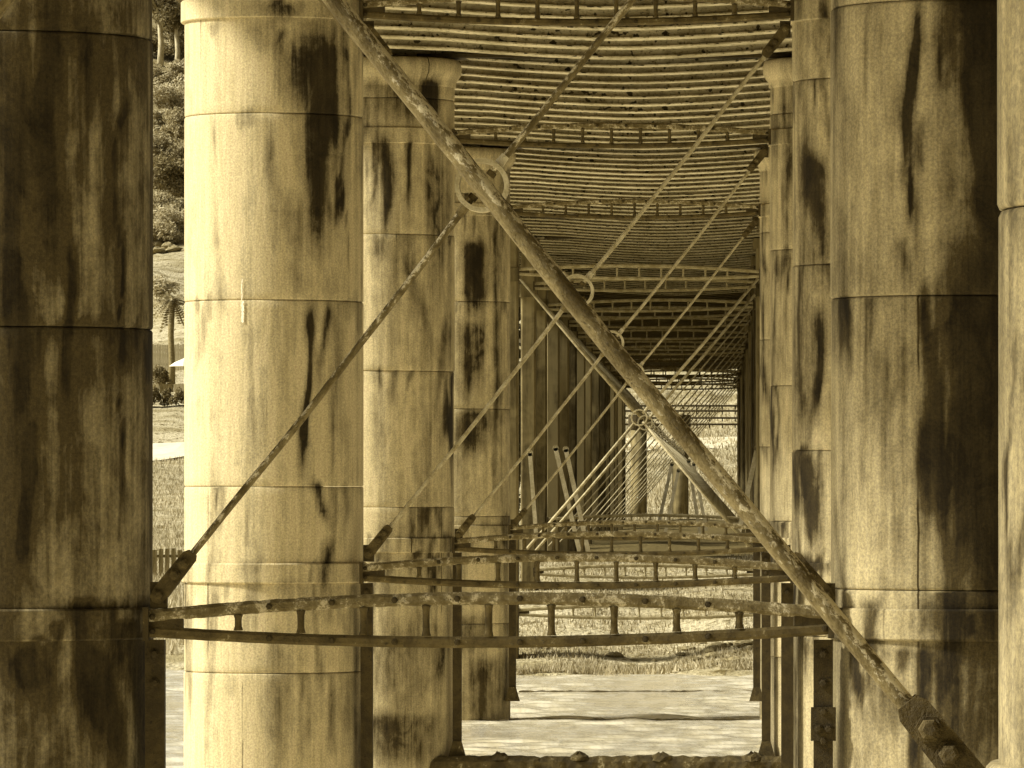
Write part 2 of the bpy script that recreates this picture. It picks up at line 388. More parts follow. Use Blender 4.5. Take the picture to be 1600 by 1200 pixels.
def column(n, side, joint, lobes, dirt, seed, seam, label, pitch=.426, zbot=-1.0, dense=True):
    d = D[n]; R = RC
    cx = LX[n] - R if side == 'L' else RX[n] + R
    root = thing('concrete_column', label, 'column', (cx, d, 0), 'concrete columns standing in the river')
    rng = random.Random(n * 10 + (side == 'R'))
    low = ZC + LOWZ[n] * W; high = ZC + HIGHZ * W
    js = [zbot] + [ZC + (joint + pitch * k) * W for k in range(-8, 8)]
    js = sorted(z for z in js if zbot - .01 <= z < Z_TOP - .32)
    js = [z for i, z in enumerate(js) if i == 0 or z - js[i - 1] > .2] + [Z_TOP - .2]
    seg = 144; dz = .05
    ppx = FPX / d
    lobes = list(lobes); cpx0 = VX + cx * ppx
    for zj in js[1:-1] + [low - .066, high - .072, Z_TOP - .24, low + .1]:
        for q in range(11):
            xx = cpx0 + RC * ppx * math.sin(rng.uniform(-1.45, 1.45)); yy = VY - (zj - ZC) * ppx; ln = rng.choice((.12, .2, .3, .5, .9)) * rng.uniform(.7, 1.3)
            lobes.append((xx, xx + rng.uniform(-4, 4), yy - 1, yy + ln * ppx, rng.uniform(.014, .045) * ppx, rng.uniform(.25, .75), 1))
    def ring_mesh(prof, name):
        m = MB(); vals = []
        k = len(prof)
        for r, z in prof:
            for i in range(seg):
                a = 2 * math.pi * i / seg
                x, y = r * math.sin(a), -r * math.cos(a)
                m.v.append((x, y, z))
                px = VX + (cx + x) * ppx; py = VY - (z - ZC) * ppx
                q = Vector((a * 2.2 + seed * 40, z * 1.1, seed * 9)); q2 = Vector((a * 7 + seed * 40, z * 2.2, seed * 9))
                px += (mnoise.noise(q) * .05 + mnoise.noise(q2) * .035) * ppx; py += mnoise.noise(q2 + Vector((7, 3, 1))) * .03 * ppx
                st = stain_shade_value(lobes, px, py) if y < .05 and lobes else 0
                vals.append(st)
        for j in range(k - 1):
            for i in range(seg):
                m.f.append((j * seg + i, j * seg + (i + 1) % seg, (j + 1) * seg + (i + 1) % seg, (j + 1) * seg + i))
        m.f += [tuple(reversed(range(seg))), tuple(range((k - 1) * seg, k * seg))]
        me = bpy.data.meshes.new(name); me.from_pydata(m.v, [], m.f); me.update(); me.materials.append(M['concrete'])
        at = me.attributes.new('stain_shade', 'FLOAT', 'POINT')
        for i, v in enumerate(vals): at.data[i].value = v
        for p in me.polygons: p.use_smooth = len(p.vertices) == 4
        return me
    def put(name, prof):
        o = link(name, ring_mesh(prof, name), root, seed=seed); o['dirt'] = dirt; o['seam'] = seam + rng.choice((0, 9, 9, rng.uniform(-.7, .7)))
        return o
    for i, (a, b) in enumerate(zip(js, js[1:])):
        rr = R * (1 + rng.uniform(-.006, .006)) if i else R * 1.004
        g = .004
        zs = [a + .012 + (b - a - .024) * t / max(1, int((b - a) / dz)) for t in range(max(1, int((b - a) / dz)) + 1)]
        prof = [(rr - .010, a + .001), (rr - g, a + .003)] + [(rr, z) for z in zs] + [(rr - g, b - .003), (rr - .010, b - .001)]
        put('pipe_ring', prof)
    # steel-tight collars at the strut levels
    for zc_, hh in ((low, .066), (high, .072)):
        rr = R + .022
        prof = [(R - .01, zc_ - hh), (rr - .008, zc_ - hh), (rr, zc_ - hh + .008)] + [(rr, zc_ - hh + .01 + (2 * hh - .02) * t / 4) for t in range(5)] + [(rr, zc_ + hh - .008), (rr - .008, zc_ + hh), (R - .01, zc_ + hh)]
        put('collar_band', prof)
    zt = Z_TOP
    put('capital', [(R - .01, zt - .26), (R + .012, zt - .24), (R + .014, zt - .20), (R + .035, zt - .17), (R + .06, zt - .13), (R + .066, zt - .06), (R + .05, zt - .015), (R + .03, zt)])
    return root

CL = 'stained round concrete column '
column(1, 'L', .228, [(0, 10, 60, 500, 26, .9), (40, 60, 60, 960, 34, .7), (95, 90, 0, 480, 30, .75), (150, 160, 0, 400, 14, .55), (200, 203, 40, 950, 3, .8),
                      (68, 66, 660, 900, 26, 1.3), (60, 64, 700, 960, 7, 1.2), (125, 130, 380, 700, 14, .8), (120, 120, 505, 540, 90, .4), (165, 172, 1000, 1200, 20, 1.1), (60, 75, 1005, 1100, 36, .75), (20, 20, 690, 1000, 12, .3)],
       .58, .31, 1.1, 'dark streaked concrete column cut by the left edge of the picture')
column(2, 'L', .421, [(500, 505, 40, 475, 38, 1.15), (455, 455, 48, 200, 15, .8), (420, 415, 45, 110, 24, .55), (492, 490, 480, 780, 12, 1.4), (520, 515, 480, 640, 12, .9), (505, 512, 750, 830, 14, 1.1),
                      (545, 546, 40, 480, 4, .9), (530, 530, 480, 900, 5, .5), (440, 435, 190, 470, 13, .6), (470, 470, 300, 474, 30, .6), (430, 430, 500, 760, 35, .25), (448, 452, 10, 48, 60, .8),
                      (525, 523, 1055, 1180, 9, .8), (440, 445, 1000, 1200, 30, .3), (512, 512, 840, 960, 10, .8), (470, 470, 905, 935, 60, .3)],
       -.18, .12, -.28, 'tall pale concrete column with black streak, sunlit on its left side')
column(3, 'L', .355, [(605, 606, 215, 400, 10, .8), (680, 690, 240, 520, 16, .7), (600, 640, 130, 205, 60, .5), (650, 660, 395, 560, 14, .6), (695, 690, 500, 700, 9, .6), (655, 655, 970, 1180, 60, .35), (680, 680, 130, 215, 24, 1.0), (605, 600, 820, 960, 20, .4),
                      (640, 640, 1110, 1200, 90, .7)],
       .00, .55, .4, 'concrete column with round capital, behind the tall pale sunlit column')
column(4, 'L', .30, [(740, 742, 380, 520, 18, 1.1), (738, 735, 500, 640, 22, .8), (775, 776, 330, 800, 7, .7), (750, 745, 640, 720, 26, .8), (765, 765, 1025, 1130, 60, .55), (735, 735, 960, 1030, 30, .6)],
       .06, .77, .2, 'farthest and thinnest-looking left-hand column standing in the river')
column(0, 'R', .60, [(1590, 1592, 200, 600, 8, .5), (1598, 1598, 550, 1000, 8, .8)], .12, .44, -1.9, 'near concrete column cut by the right edge of the picture')
column(1, 'R', .273, [(1421, 1424, 10, 470, 9, 1.2), (1425, 1445, 200, 300, 20, .7), (1460, 1462, 30, 200, 6, .7), (1440, 1470, 470, 940, 22, .9), (1530, 1530, 20, 900, 42, .6), (1552, 1546, -300, 1300, 80, 1.05), (1400, 1410, 380, 480, 18, .5), (1385, 1400, 560, 920, 24, .4),  # stains, plus tall broad lobes that paint the right half's shade
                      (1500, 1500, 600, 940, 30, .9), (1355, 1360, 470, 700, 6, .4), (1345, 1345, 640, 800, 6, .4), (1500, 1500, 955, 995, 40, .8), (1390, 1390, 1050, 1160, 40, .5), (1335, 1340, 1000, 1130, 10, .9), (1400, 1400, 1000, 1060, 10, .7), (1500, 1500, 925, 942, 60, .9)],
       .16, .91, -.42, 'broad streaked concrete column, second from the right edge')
column(2, 'R', .0776, [(1275, 1277, 240, 470, 16, .9), (1278, 1262, 480, 700, 10, .9), (1250, 1250, 410, 700, 6, .4), (1265, 1270, 710, 880, 22, .9), (1285, 1285, 50, 300, 8, .5), (1275, 1275, 870, 900, 30, 1)], .14, .23, .1, 'narrow visible concrete column beside the broad streaked one at right')
column(3, 'R', .31, [(1228, 1228, 140, 400, 8, .7)], .0, .66, .3, 'right-hand concrete column whose bracketed capital shows against the ribbed deck')
column(4, 'R', .15, [(1190, 1192, 380, 700, 5, .6)], .05, .38, .6, 'farthest right-hand column standing in the river')

# ---------------------------------------------------------------- bridge deck with ribs
X0, X1 = -4.15, 2.3
ZR = ZC + 1.352 * W            # level of the rib undersides at the columns
XM, XH = -.85, 1.75
def sag(x):
    t = abs(x - XM) / XH
    return -.10 * (1 - t ** 1.6) if t < 1 else 0
deck = thing('bridge_deck', 'ribbed bridge deck seen from below, running away over the columns', 'bridge deck', (0, 0, 0))
xsamp = [X0, -3.6, -2.9] + [XM - XH + .25 + i * .1875 for i in range(17)] + [1.2, 1.8, X1]
def rib_mesh(d0, rivets=True):
    """rolled joist: wide bottom flange, web set back, spreading into the deck plate"""
    m = MB(); prof = [(-.09, 0.0), (.16, 0.0), (.16, .013), (.03, .018), (.03, .056), (.06, .078), (-.06, .078), (-.035, .060), (-.035, .016), (-.09, .011)]
    k = len(prof)
    for x in xsamp:
        for y, z in prof: m.v.append((x, d0 + y, sag(x) + z))
    for i in range(len(xsamp) - 1):
        for j in range(k): m.f.append((i * k + j, (i + 1) * k + j, (i + 1) * k + (j + 1) % k, i * k + (j + 1) % k))
    m.f += [tuple(range(k)), tuple(reversed(range(len(m.v) - k, len(m.v))))]
    if rivets:
        for i in range(22):
            x = -2.6 + i * .155
            m.box((x, d0 - .036, sag(x) + .036), (.010, .010, .009))
    return m
PITCH = S / 13
rib_me = rib_mesh(0).mesh('rib', M['deck'])
near = MB(); far = MB(); mid = MB()
y = -120.0 + (D[3] + 120) % PITCH
while y < 126 * K:
    if 22 * K < y < 53 * K:
        o = link('rib', rib_me, deck, (0, y, ZR + random.uniform(-.004, .004)))
        o.rotation_euler = (random.uniform(-.02, .02), 0, random.uniform(-.0025, .0025))
    else:
        m = rib_mesh(y, False)
        (near if y < 30 * K else mid if y < 76 * K else far).add([(a, b, c + ZR) for a, b, c in m.v], m.f)
    y += PITCH
tag(mid.build('rib_run', M['deck'], deck), kind='stuff'); tag(near.build('rib_run', M['deck'], deck), kind='stuff'); tag(far.build('rib_run', M['slab'], deck), kind='stuff')
sh = MB(); ysl = [-122, 20, 60, 127 * K]
for yy in ysl:
    for x in xsamp: sh.v.append((x, yy, ZR + sag(x) + .076))
    for x in xsamp: sh.v.append((x, yy, ZR + .55))
nx = len(xsamp)
for j in range(3):
    for i in range(nx - 1):
        a = j * 2 * nx + i; b = (j + 1) * 2 * nx + i
        sh.f += [(a, b, b + 1, a + 1), (a + nx, a + nx + 1, b + nx + 1, b + nx)]
sh.build('deck_slab', M['slab'], deck)
for x in (X0 + .08, X1 - .08):
    m = MB(); yc, yh = (127 * K - 122) / 2, (127 * K + 122) / 2; m.box((x, yc, ZR + .22), (.05, yh, .30)); m.box((x, yc, ZR - .09), (.13, yh - .01, .012)); m.build('edge_girder', M['slab'], deck)
for d in D + DL:
    MB().box((XM - .1, d, ZR - .012), (X1 - .3 + XM + .6, .16 if d < 50 * K else .10, .018)).build('bearing_beam', M['dark'], deck)

# ---------------------------------------------------------------- lattice struts
def strut_meshes(L, crust=.18, detail=True):
    rng = random.Random(int(L * 1000))
    N = 26 if crust == 0 else 110; xs = [L * i / N for i in range(N + 1)]
    bow = lambda x: 4 * (x / L) * (1 - x / L)
    zu = lambda x: .030 + .070 * bow(x); zl = lambda x: -.030 - .052 * bow(x)
    prof = [(-.028, -.016), (.028, -.016), (.028, -.004), (.012, .016), (-.020, .016), (-.028, .006)]
    up = MB().sweep([(x, 0, zu(x)) for x in xs], [(b, a) for a, b in prof], up=Vector((0, -1, 0)), jit=crust, rng=rng) if False else None
    out = {}
    def bar(zf, hh, jit):
        m = MB(); n = 8
        for x in xs:
            for k in range(n):
                a = 2 * math.pi * (k + .5) / n
                j = 1 + rng.uniform(-jit, jit)
                m.v.append((x, .020 * (1 if math.cos(a) > 0 else -1) * min(1, abs(math.cos(a)) * 1.3) * j, zf(x) + hh * (1 if math.sin(a) > 0 else -1) * min(1, abs(math.sin(a)) * 1.25) * j))
        for i in range(N):
            for k in range(n): m.f.append((i * n + k, i * n + (k + 1) % n, (i + 1) * n + (k + 1) % n, (i + 1) * n + k))
        m.f += [tuple(range(n)), tuple(reversed(range(N * n, N * n + n)))]
        return m
    out['upper_bar'] = [(bar(zu, .026, crust).mesh('upper_bar', M['strut']), (0, 0, 0))]
    out['lower_bar'] = [(bar(zl, .0235, crust * .3).mesh('lower_bar', M['steel']), (0, 0, 0))]
    sp = []
    for i in range(9):
        x = .135 * L + (.73 * L) * i / 8
        a, b = zl(x) + .025, zu(x) - .025
        m = MB().lathe([(.020, a), (.018, a + .008), (.0150, a + .02 * min(1, (b - a) / .08)), (.0145, (a + b) / 2), (.0150, b - .02 * min(1, (b - a) / .08)), (.018, b - .008), (.020, b)], 10)
        sp.append((m.mesh('spindle', M['steel'], True), (x, 0, 0)))
    out['spindle'] = sp if detail else [(MBm, p) for MBm, p in sp]
    if detail:
        b_ = MB().bolt((0, 0, 0), .0105, .016).mesh('bolt', M['dark'])
        out['bolt'] = [(b_, (x, -.021, z(x))) for i in range(8) for x in (.135 * L + .73 * L * (i + .5) / 8,) for z in (zu, zl)]
        out['bolt'] += [(b_, (x, -.021, z)) for x in (.03, L - .03) for z in (.03, -.03)]
    e = MB().box((0, 0, 0), (.082, .017, .022)).mesh('end_block', M['dark'])
    out['end_block'] = [(e, (.075, .004, 0)), (e, (L - .075, .004, 0))]
    g = MB().box((0, 0, 0), (.012, .05, .07)).mesh('end_plate', M['dark'])
    out['end_plate'] = [(g, (.004, 0, 0)), (g, (L - .004, 0, 0))]
    return out
def place_strut(parts, loc, label, tilt=0, group='bowed lattice struts'):
    root = thing('lattice_strut', label, 'strut', loc, group); root.rotation_euler = (0, tilt, 0)
    for nm, lst in parts.items():
        for me, p in lst: link(nm, me, root, p)
    return root
for n in range(1, 5):
    L = RX[n] - LX[n]; P_ = strut_meshes(L, .10)
    yy = D[n] - .30
    lab = ['', 'nearest bowed lattice strut low across the passage, thickly crusted', 'second low bowed lattice strut, between the tall pale column and its right partner',
           'third low bowed lattice strut, behind the second one', 'fourth low bowed lattice strut, faintly seen behind the third'][n]
    place_strut(P_, (LX[n], yy, ZC + LOWZ[n] * W), lab, tilt=-.004 if n == 1 else 0)
    if n > 1:
        place_strut(P_, (LX[n], yy, ZC + HIGHZ * W), ['', '', 'large high lattice strut at the top of the picture under the deck', 'second high lattice strut under the deck, behind the wheel-like brace ring', 'third high lattice strut under the deck, below the second'][n])

# ---------------------------------------------------------------- steel posts below the struts and walings at the waterline
def post(x, d, ztop, zbot, side, label, w=.04, plate=False):
    root = thing('steel_post', label, 'post', (x, d, 0), 'steel posts bolted beside the columns')
    m = MB(); m.box((0, 0, (ztop + zbot) / 2), (w, .006, (ztop - zbot) / 2)); m.box((side * (w - .006), .036, (ztop + zbot) / 2), (.006, .03, (ztop - zbot) / 2 - .002)); m.box((-side * (w - .006), .036, (ztop + zbot) / 2), (.006, .03, (ztop - zbot) / 2 - .002))
    m.build('channel', M['dark'], root)
    b = MB().bolt((0, 0, 0), .016, .02).mesh('bolt', M['dark'])
    for k in range(4 if plate else 2): link('bolt', b, root, (0, -.007, ztop - .06 - k * .12))
    pl = MB().box((0, 0, 0), (w + .012, .006, .07)).mesh('splice_plate', M['dark']); 
    if plate: link('splice_plate', pl, root, (0, -.014, ztop - .35))
    for s_ in ((-1, 1) if plate else ()): link('bolt', b, root, (s_ * .022, -.021, ztop - .37))
    f = MB().sweep([(0, 0, zbot + .16), (-side * .0, 0, zbot)], [(-w, -.02), (w, -.02), (w, .02), (-w, .02)], scale=[1, 2.1])
    f.build('foot', M['weed'], root)
    return root
for n in range(1, 5):
    zt = ZC + LOWZ[n] * W - .066
    zb = ZC - .868 * W + .02
    who = ['', 'nearest', 'second', 'third', 'fourth'][n]
    post(LX[n] + .036, D[n] - .28, zt, zb, -1, f'dark steel post against the {who} left-hand column below its strut')
    post(RX[n] - .036, D[n] - .28, zt, zb, 1, f'dark steel post against the {who} right-hand column below its strut', plate=n == 1)
def waling(d, z, x0, x1, r, label, knobs=5):
    root = thing('waling_beam', label, 'beam', (0, d, z), 'waling beams at the waterline')
    n = 64; m = MB()
    m.sweep([(x0 + (x1 - x0) * i / n, 0, random.uniform(-.006, .006)) for i in range(n + 1)], [(r * math.cos(k * .785 + .39), r * math.sin(k * .785 + .39)) for k in range(8)], jit=.11)
    m.build('beam', M['weed'], root)
    for k in range(knobs):
        x = x0 + (x1 - x0) * (k + .5) / knobs
        x += random.uniform(-.06, .06); lump = MB().lathe([(.10, -.03), (.085, .01), (.05, .035), (.016, .05)], 11)
        lump.v = [(a_ * random.uniform(.75, 1.25), b_ * random.uniform(.8, 1.2), c_ * random.uniform(.6, 1.3)) for a_, b_, c_ in lump.v]
        lump.build('weedy_bolt', M['weed'], root, loc=(x, 0, r * .8))
waling(D[3] - .36, ZC - .868 * W - .03, -3.1, .62, .085, 'weed-crusted beam just above the water between the third pair of columns', 5)
waling(D[4] - .30, .002, LX[4], RX[4], .014, 'thin waling awash at the farthest pair of river columns', 0)
waling(49.0 * K, .002, LX[4] - .2, RX[4] + .2, .013, 'thin waling awash beyond the farthest river columns', 0)

# ---------------------------------------------------------------- cross braces
def isect(a, b, c, d):
    ax, az, bx, bz, cx, cz, dx, dz = a.x, a.z, b.x, b.z, c.x, c.z, d.x, d.z
    t = ((cx - ax) * (dz - cz) - (cz - az) * (dx - cx)) / ((bx - ax) * (dz - cz) - (bz - az) * (dx - cx))
    return a + (b - a) * t
def brace(y, LLp, URp, ULp, LRp, label, detail=True, r=.0215, ring=.112, rmat='rod', group='crossed rod braces with ring hubs'):
    c = isect(LLp, URp, ULp, LRp)
    root = thing('cross_brace', label, 'cross brace', (c.x, y, c.z), group)
    o = Vector((c.x, 0, c.z))
    def loc(p): return Vector((p.x - c.x, 0, p.z - c.z))
    for p, front in ((LLp, .0), (URp, .0), (ULp, -.0), (LRp, -.0)):
        q = loc(p); u = q.normalized(); L = q.length
        a = u * (ring * .62); b = q - u * .12 if detail else q
        n = max(4, int(L / .07)) if detail else 2
        sgw = .0015 if detail else 0
        sg = 1 if u.x >= 0 else -1; ang0 = math.atan2(u.z * sg, u.x * sg)
        l0, l1 = a.length, b.length
        pts = [Vector((sg * (l0 + (l1 - l0) * i / n), 0, sgw * math.sin(i * .5 + L) - .012 * math.sin(math.pi * i / n))) for i in range(n + 1)]
        rod = MB().tube(pts, r, 12 if detail else 6, jit=.03 if detail else 0)
        rod.build('brace_rod', M[rmat], root, smooth=True).rotation_euler = (0, -ang0, 0)
        if detail:
            ang = math.atan2(u.z, u.x)
            rot = Matrix.Rotation(-ang, 3, 'Y')
            # forked end: two cheek plates with rounded shape and three bolts
            for sy in (-1, 1):
                m = MB(); prof = [(-.225, -.020), (-.205, -.031), (-.02, -.035), (.026, -.025), (.036, 0), (.026, .025), (-.02, .035), (-.205, .031), (-.225, .020)]
                vs_ = []
                for dy in (-.005, .005):
                    for px_, pz_ in prof: vs_.append(rot @ Vector((px_, 0, pz_)) + Vector((q.x, sy * .028 + dy, q.z)))
                k = len(prof); fs = [tuple(range(k)), tuple(reversed(range(k, 2 * k)))] + [(i, k + i, k + (i + 1) % k, (i + 1) % k) for i in range(k)]
                m.add(vs_, fs); ck = m.build('fork_plate', M['steel'], root)
                if sy == -1:
                    for s_ in (-.165, -.108, 0):
                        bp = rot @ Vector((s_, 0, 0)) + Vector((q.x, -.033, q.z))
                        MB().bolt(bp, .019, .028).build('bolt', M['steel'], ck)
            MB().box(q + Vector((0, 0, 0)), (.035, .020, .055)).build('lug', M['dark'], root)
    rot = Matrix.Rotation(R_(90), 3, 'X')
    w = .05 if detail else .03
    MB().lathe([(ring - .019, -w), (ring, -w), (ring + .002, 0), (ring, w), (ring - .019, w), (ring - .021, 0)], 36 if detail else 16, rot=rot, closed=True).build('ring_hub', M['ring'], root, smooth=False)
    if detail:
        for p in (LLp, URp, ULp, LRp):
            u = loc(p).normalized(); ang = math.atan2(u.z, u.x)
            rt = Matrix.Rotation(R_(90) - ang, 3, 'Y')
            MB().lathe([(.02, 0), (.02, .02), (.017, .024)], 6, u * (ring - .062), rt).build('rod_nut', M['steel'], root)
            MB().lathe([(.022, 0), (.018, .05)], 10, u * (ring - .004), rt).build('rod_boss', M['rod'], root)
    return root
def V(x, z): return Vector((x, 0, z))
zlo = lambda n: ZC - .158 * W; zhi = lambda n: ZC + 1.045 * W
p0 = [P(-929, 1200, D[0]), P(1560, -1900, D[0]), P(-929, -1805, D[0]), P(1532, 1240, D[0])]
brace(D[0] - .25, *[V(p.x, p.z) for p in p0], 'near cross brace with the thick flaking bar slanting through the whole picture', r=.0172)
p1 = [P(258, 928, D[1]), P(1290, -380, D[1]), P(250, -310, D[1]), P(1290, 930, D[1])]
brace(D[1] - .28, *[V(p.x, p.z) for p in p1], 'cross brace with the largest ring hub and a rod to the lower left corner', r=.0148)
for n, lab in ((2, 'second cross brace from the front, with the smaller ring hub on the thick bar'), (3, 'third cross brace of thin rods, mostly behind the thick bar'), (4, 'fourth cross brace of thin rods, between the farthest river columns')):
    a = LX[n] + .05; b = RX[n] - .05
    brace(D[n] - .28, V(a, zlo(n)), V(b, zhi(n)), V(a, zhi(n)), V(b, zlo(n)), lab, r=.0138, rmat='thin_rod')

# ---------------------------------------------------------------- land trestle
LXL, RXL = -2.85, .60
far_shaft = {}
strutL = strut_meshes(RXL - LXL, .0, detail=False)
for nm in ('spindle', 'lower_bar', 'upper_bar'):
    for me_, p_ in strutL[nm]: me_.materials.clear(); me_.materials.append(M['far_steel'])
strutD = strut_meshes(RXL - LXL, .0, detail=False)
for k, d in enumerate(DL):
    far_ = k >= 3
    for sd_, cx, R2, dp in (('left', LXL - .115, .115, .26), ('right', RXL + .24, .24, .6)):
        zb = min(ground_z(cx, d) - .3, .6)
        root = thing('trestle_column', f'{ORD[k]} {sd_}-hand column of the dark land trestle, counted from the water', 'column', (cx, d, 0), 'columns of the land trestle')
        ch = .025
        def pier(r, e, z0, z1, jit=0.0):
            """rectangular pier with chamfered corners; r half width, e half depth"""
            pr = [(-r + ch, -e), (r - ch, -e), (r, -e + ch), (r, e - ch), (r - ch, e), (-r + ch, e), (-r, e - ch), (-r, -e + ch)]
            n_ = 14; q = MB()
            for i in range(n_ + 1):
                for x_, y_ in pr: q.v.append((x_ * (1 + rk.uniform(-jit, jit)), y_, z0 + (z1 - z0) * i / n_))
            for i in range(n_):
                for j in range(8): q.f.append((i * 8 + j, i * 8 + (j + 1) % 8, i * 8 + 8 + (j + 1) % 8, i * 8 + 8 + j))
            q.f += [tuple(reversed(range(8))), tuple(range(n_ * 8, n_ * 8 + 8))]
            return q
        rk = random.Random(k * 2 + len(sd_))
        root.location.x += rk.uniform(-.03, .03)
        o_ = pier(R2, dp, zb, Z_TOP - .12, .02).build('shaft', M['far_concrete'], root); o_['dirt'] = rk.uniform(-.4, .3)
        pier(R2 + .05, dp + .05, Z_TOP - .16, Z_TOP).build('capital', M['far_concrete'], root)
        pier(R2 + .02, dp + .02, ZC + 1.02 * W, ZC + 1.09 * W).build('collar_band', M['far_concrete'], root)
    place_strut(strutL if k < 8 else strutD, (LXL, d - .64, ZC + (1.055 + random.uniform(-.022, .022)) * W), f'{ORD[k]} high lattice strut of the land trestle, counted from the water', group='lattice struts of the land trestle', tilt=random.uniform(-.012, .012))
    a, b = LXL + .03, RXL - .03
    brace(d - .64, V(a, ZC - .36 * W), V(b, ZC + 1.03 * W), V(a, ZC + 1.03 * W), V(b, ZC - .36 * W), f'{ORD[k]} cross brace of the land trestle, counted from the water', detail=False, rmat='thin_rod', r=.022 if k < 2 else .0125, ring=.12 if k < 2 else .085, group='cross braces of the land trestle')
for k, z, lab in ((0, -.64, 'low lattice strut just above the grassy bank'), (1, -.475, 'low lattice strut half buried at the top of the grassy bank'), (2, -.215, 'low dark lattice strut behind the grassy bank')):
    place_strut(strutL, (LXL, DL[k] - .64, ZC + z * W), lab, group='lattice struts of the land trestle')
# end posts in daylight with a cap beam
DE = 132.0 * K
for px, lab in ((998, 'left sunlit end post beyond the land trestle'), (1063, 'middle sunlit end post beyond the land trestle')):
    x = (px - VX) / FPX * DE; g = ground_z(x, DE) - .3; zt = ZC + (757 - 648) / FPX * DE
    root = thing('end_post', lab, 'column', (x, DE, 0), 'sunlit end posts')
    MB().lathe([(.29, g), (.285, 2), (.28, zt - .5)], 24).build('shaft', M['far_concrete'], root, smooth=True)
    MB().lathe([(.30, zt - .52), (.36, zt - .4), (.36, zt)], 24).build('capital', M['dark'], root)
for i, py in enumerate((634, 642, 653, 663)):
    z = ZC + (757 - py) / FPX * (DE + 1.2 + i * .5)
    root = thing('end_rail', f'{ORD[i]} dark horizontal rail from the top across the bright far opening', 'rail', (0, DE + 1.2 + i * .5, z), 'rails across the far opening')
    MB().tube([(-3.4, 0, 0), (1.0, 0, 0)], .035, 8).build('bar', M['dark'], root)
    for j in range(9): MB().box((-3.0 + j * .45, 0, -.07), (.02, .02, .06)).build('stud', M['dark'], root)
# raking props
def prop(a, b, w, label):
    root = thing('raking_prop', label, 'prop', a, 'raking props in the land trestle')
    v = b - a; u = v.normalized()
    MB().sweep([Vector((0, 0, 0)), v], [(-w, -.03), (w, -.03), (w, .03), (-w, .03)]).build('bar', M['rail_m'], root)
    MB().lathe([(.05, -.03), (.05, .03)], 12, rot=Matrix.Rotation(R_(90), 3, 'X')).build('pin_plate', M['far_steel'], root)
M['rail_m'] = mat_simple('galvanised_prop', .3, .55, 5, bump=.1)
for (x0, y0, x1, y1, d, w, lab) in ((868, 700, 912, 890, 60.5, .035, 'pale slanting prop, left of the pair in the passage'), (884, 702, 924, 884, 60.2, .035, 'pale slanting prop, right of the pair in the passage'),
                                    (828, 708, 838, 840, 58, .03, 'short dull slanting prop near the left trestle columns'), (1183, 700, 1152, 845, 60, .035, 'slanting prop against the right trestle columns'),
                                    (1050, 725, 1022, 850, 90, .04, 'far slanting prop leaning right beside the sunlit posts'), (1060, 735, 1036, 850, 92, .04, 'far slanting prop just right of its twin'),
                                    (1076, 720, 1096, 850, 91, .04, 'far slanting prop leaning left below the thick bar'), (1084, 725, 1108, 850, 93, .04, 'far slanting prop leaning left, nearer the right columns')):
    prop(P(x0, y0, d * K), P(x1, y1, d * K), w, lab)

# ---------------------------------------------------------------- bank: grass, stones
SLOPE = (263 - VX) / FPX
def grass():
    m = MB(); rng = random.Random(5)
    def blade(x, y, h, w):
        z = ground_z(x, y) - .01; a = rng.uniform(0, 6.28); lx, ly = rng.uniform(-.5, .5) * h, rng.uniform(-.5, .5) * h
        dx, dy = math.cos(a) * w, math.sin(a) * w
        m.add([(x - dx, y - dy, z), (x + dx, y + dy, z), (x + lx, y + ly, z + h)], [(0, 1, 2)])
    for i in range(26000):
        y = (53.3 + rng.random() ** 1.5 * 11) * K; x = rng.uniform(-4.0, 1.6)
        cl = math.sin(x * 3.1 + y * 1.1) + math.sin(x * 1.3 - y * 2.3)
        if cl < -.7 or y > 64 * K: continue
        blade(x, y, rng.uniform(.03, .10) * (1.5 if y < 53.9 * K else 1), .012)
    for i in range(26000):
        y = (56 + rng.random() * 120) * K; x = SLOPE * y + rng.uniform(-1.2, 1.2) * (y / 60 / K)
        blade(x, y, rng.uniform(.08, .30), .02)
    for i in range(16000):
        y = rng.uniform(125, 200) * K; x = rng.uniform(-.03, .012) * y / K
        blade(x, y, rng.uniform(.1, .32), .035)
    tag(m.build('bank_grass', M['grass']), 'dry pale grass covering the far bank', 'grass', kind='stuff')
grass()
rng = random.Random(8)
base = []
for i in range(4):
    m = MB(); prof = []
    m.lathe([(.3, -.3), (.8, -.15), (1, .15), (.75, .5), (.3, .66)], 8)
    m.v = [(x * rng.uniform(.75, 1.2), y * rng.uniform(.75, 1.2), z * rng.uniform(.7, 1.25)) for x, y, z in m.v]
    base.append(m.mesh('stone', M['stone']))
spots = [(rng.choice((rng.uniform(1060, 1185), rng.uniform(810, 1185))), rng.uniform(1003, 1040)) for i in range(34)]
for i, (px, py) in enumerate(spots):
    d = (53.6 + (1045 - py) / 45 * 2.6) * K; x = (px - VX) / FPX * d
    o = link('stone', base[i % 4], None, (x, d, ground_z(x, d) + .01)); s_ = rng.uniform(.04, .12); o.scale = (s_ * 1.4, s_, s_ * .8); o.rotation_euler = (0, 0, rng.uniform(0, 6))
    tag(o, 'small dark stone on the grassy shore under the bridge', 'stone', 'stones along the shore')

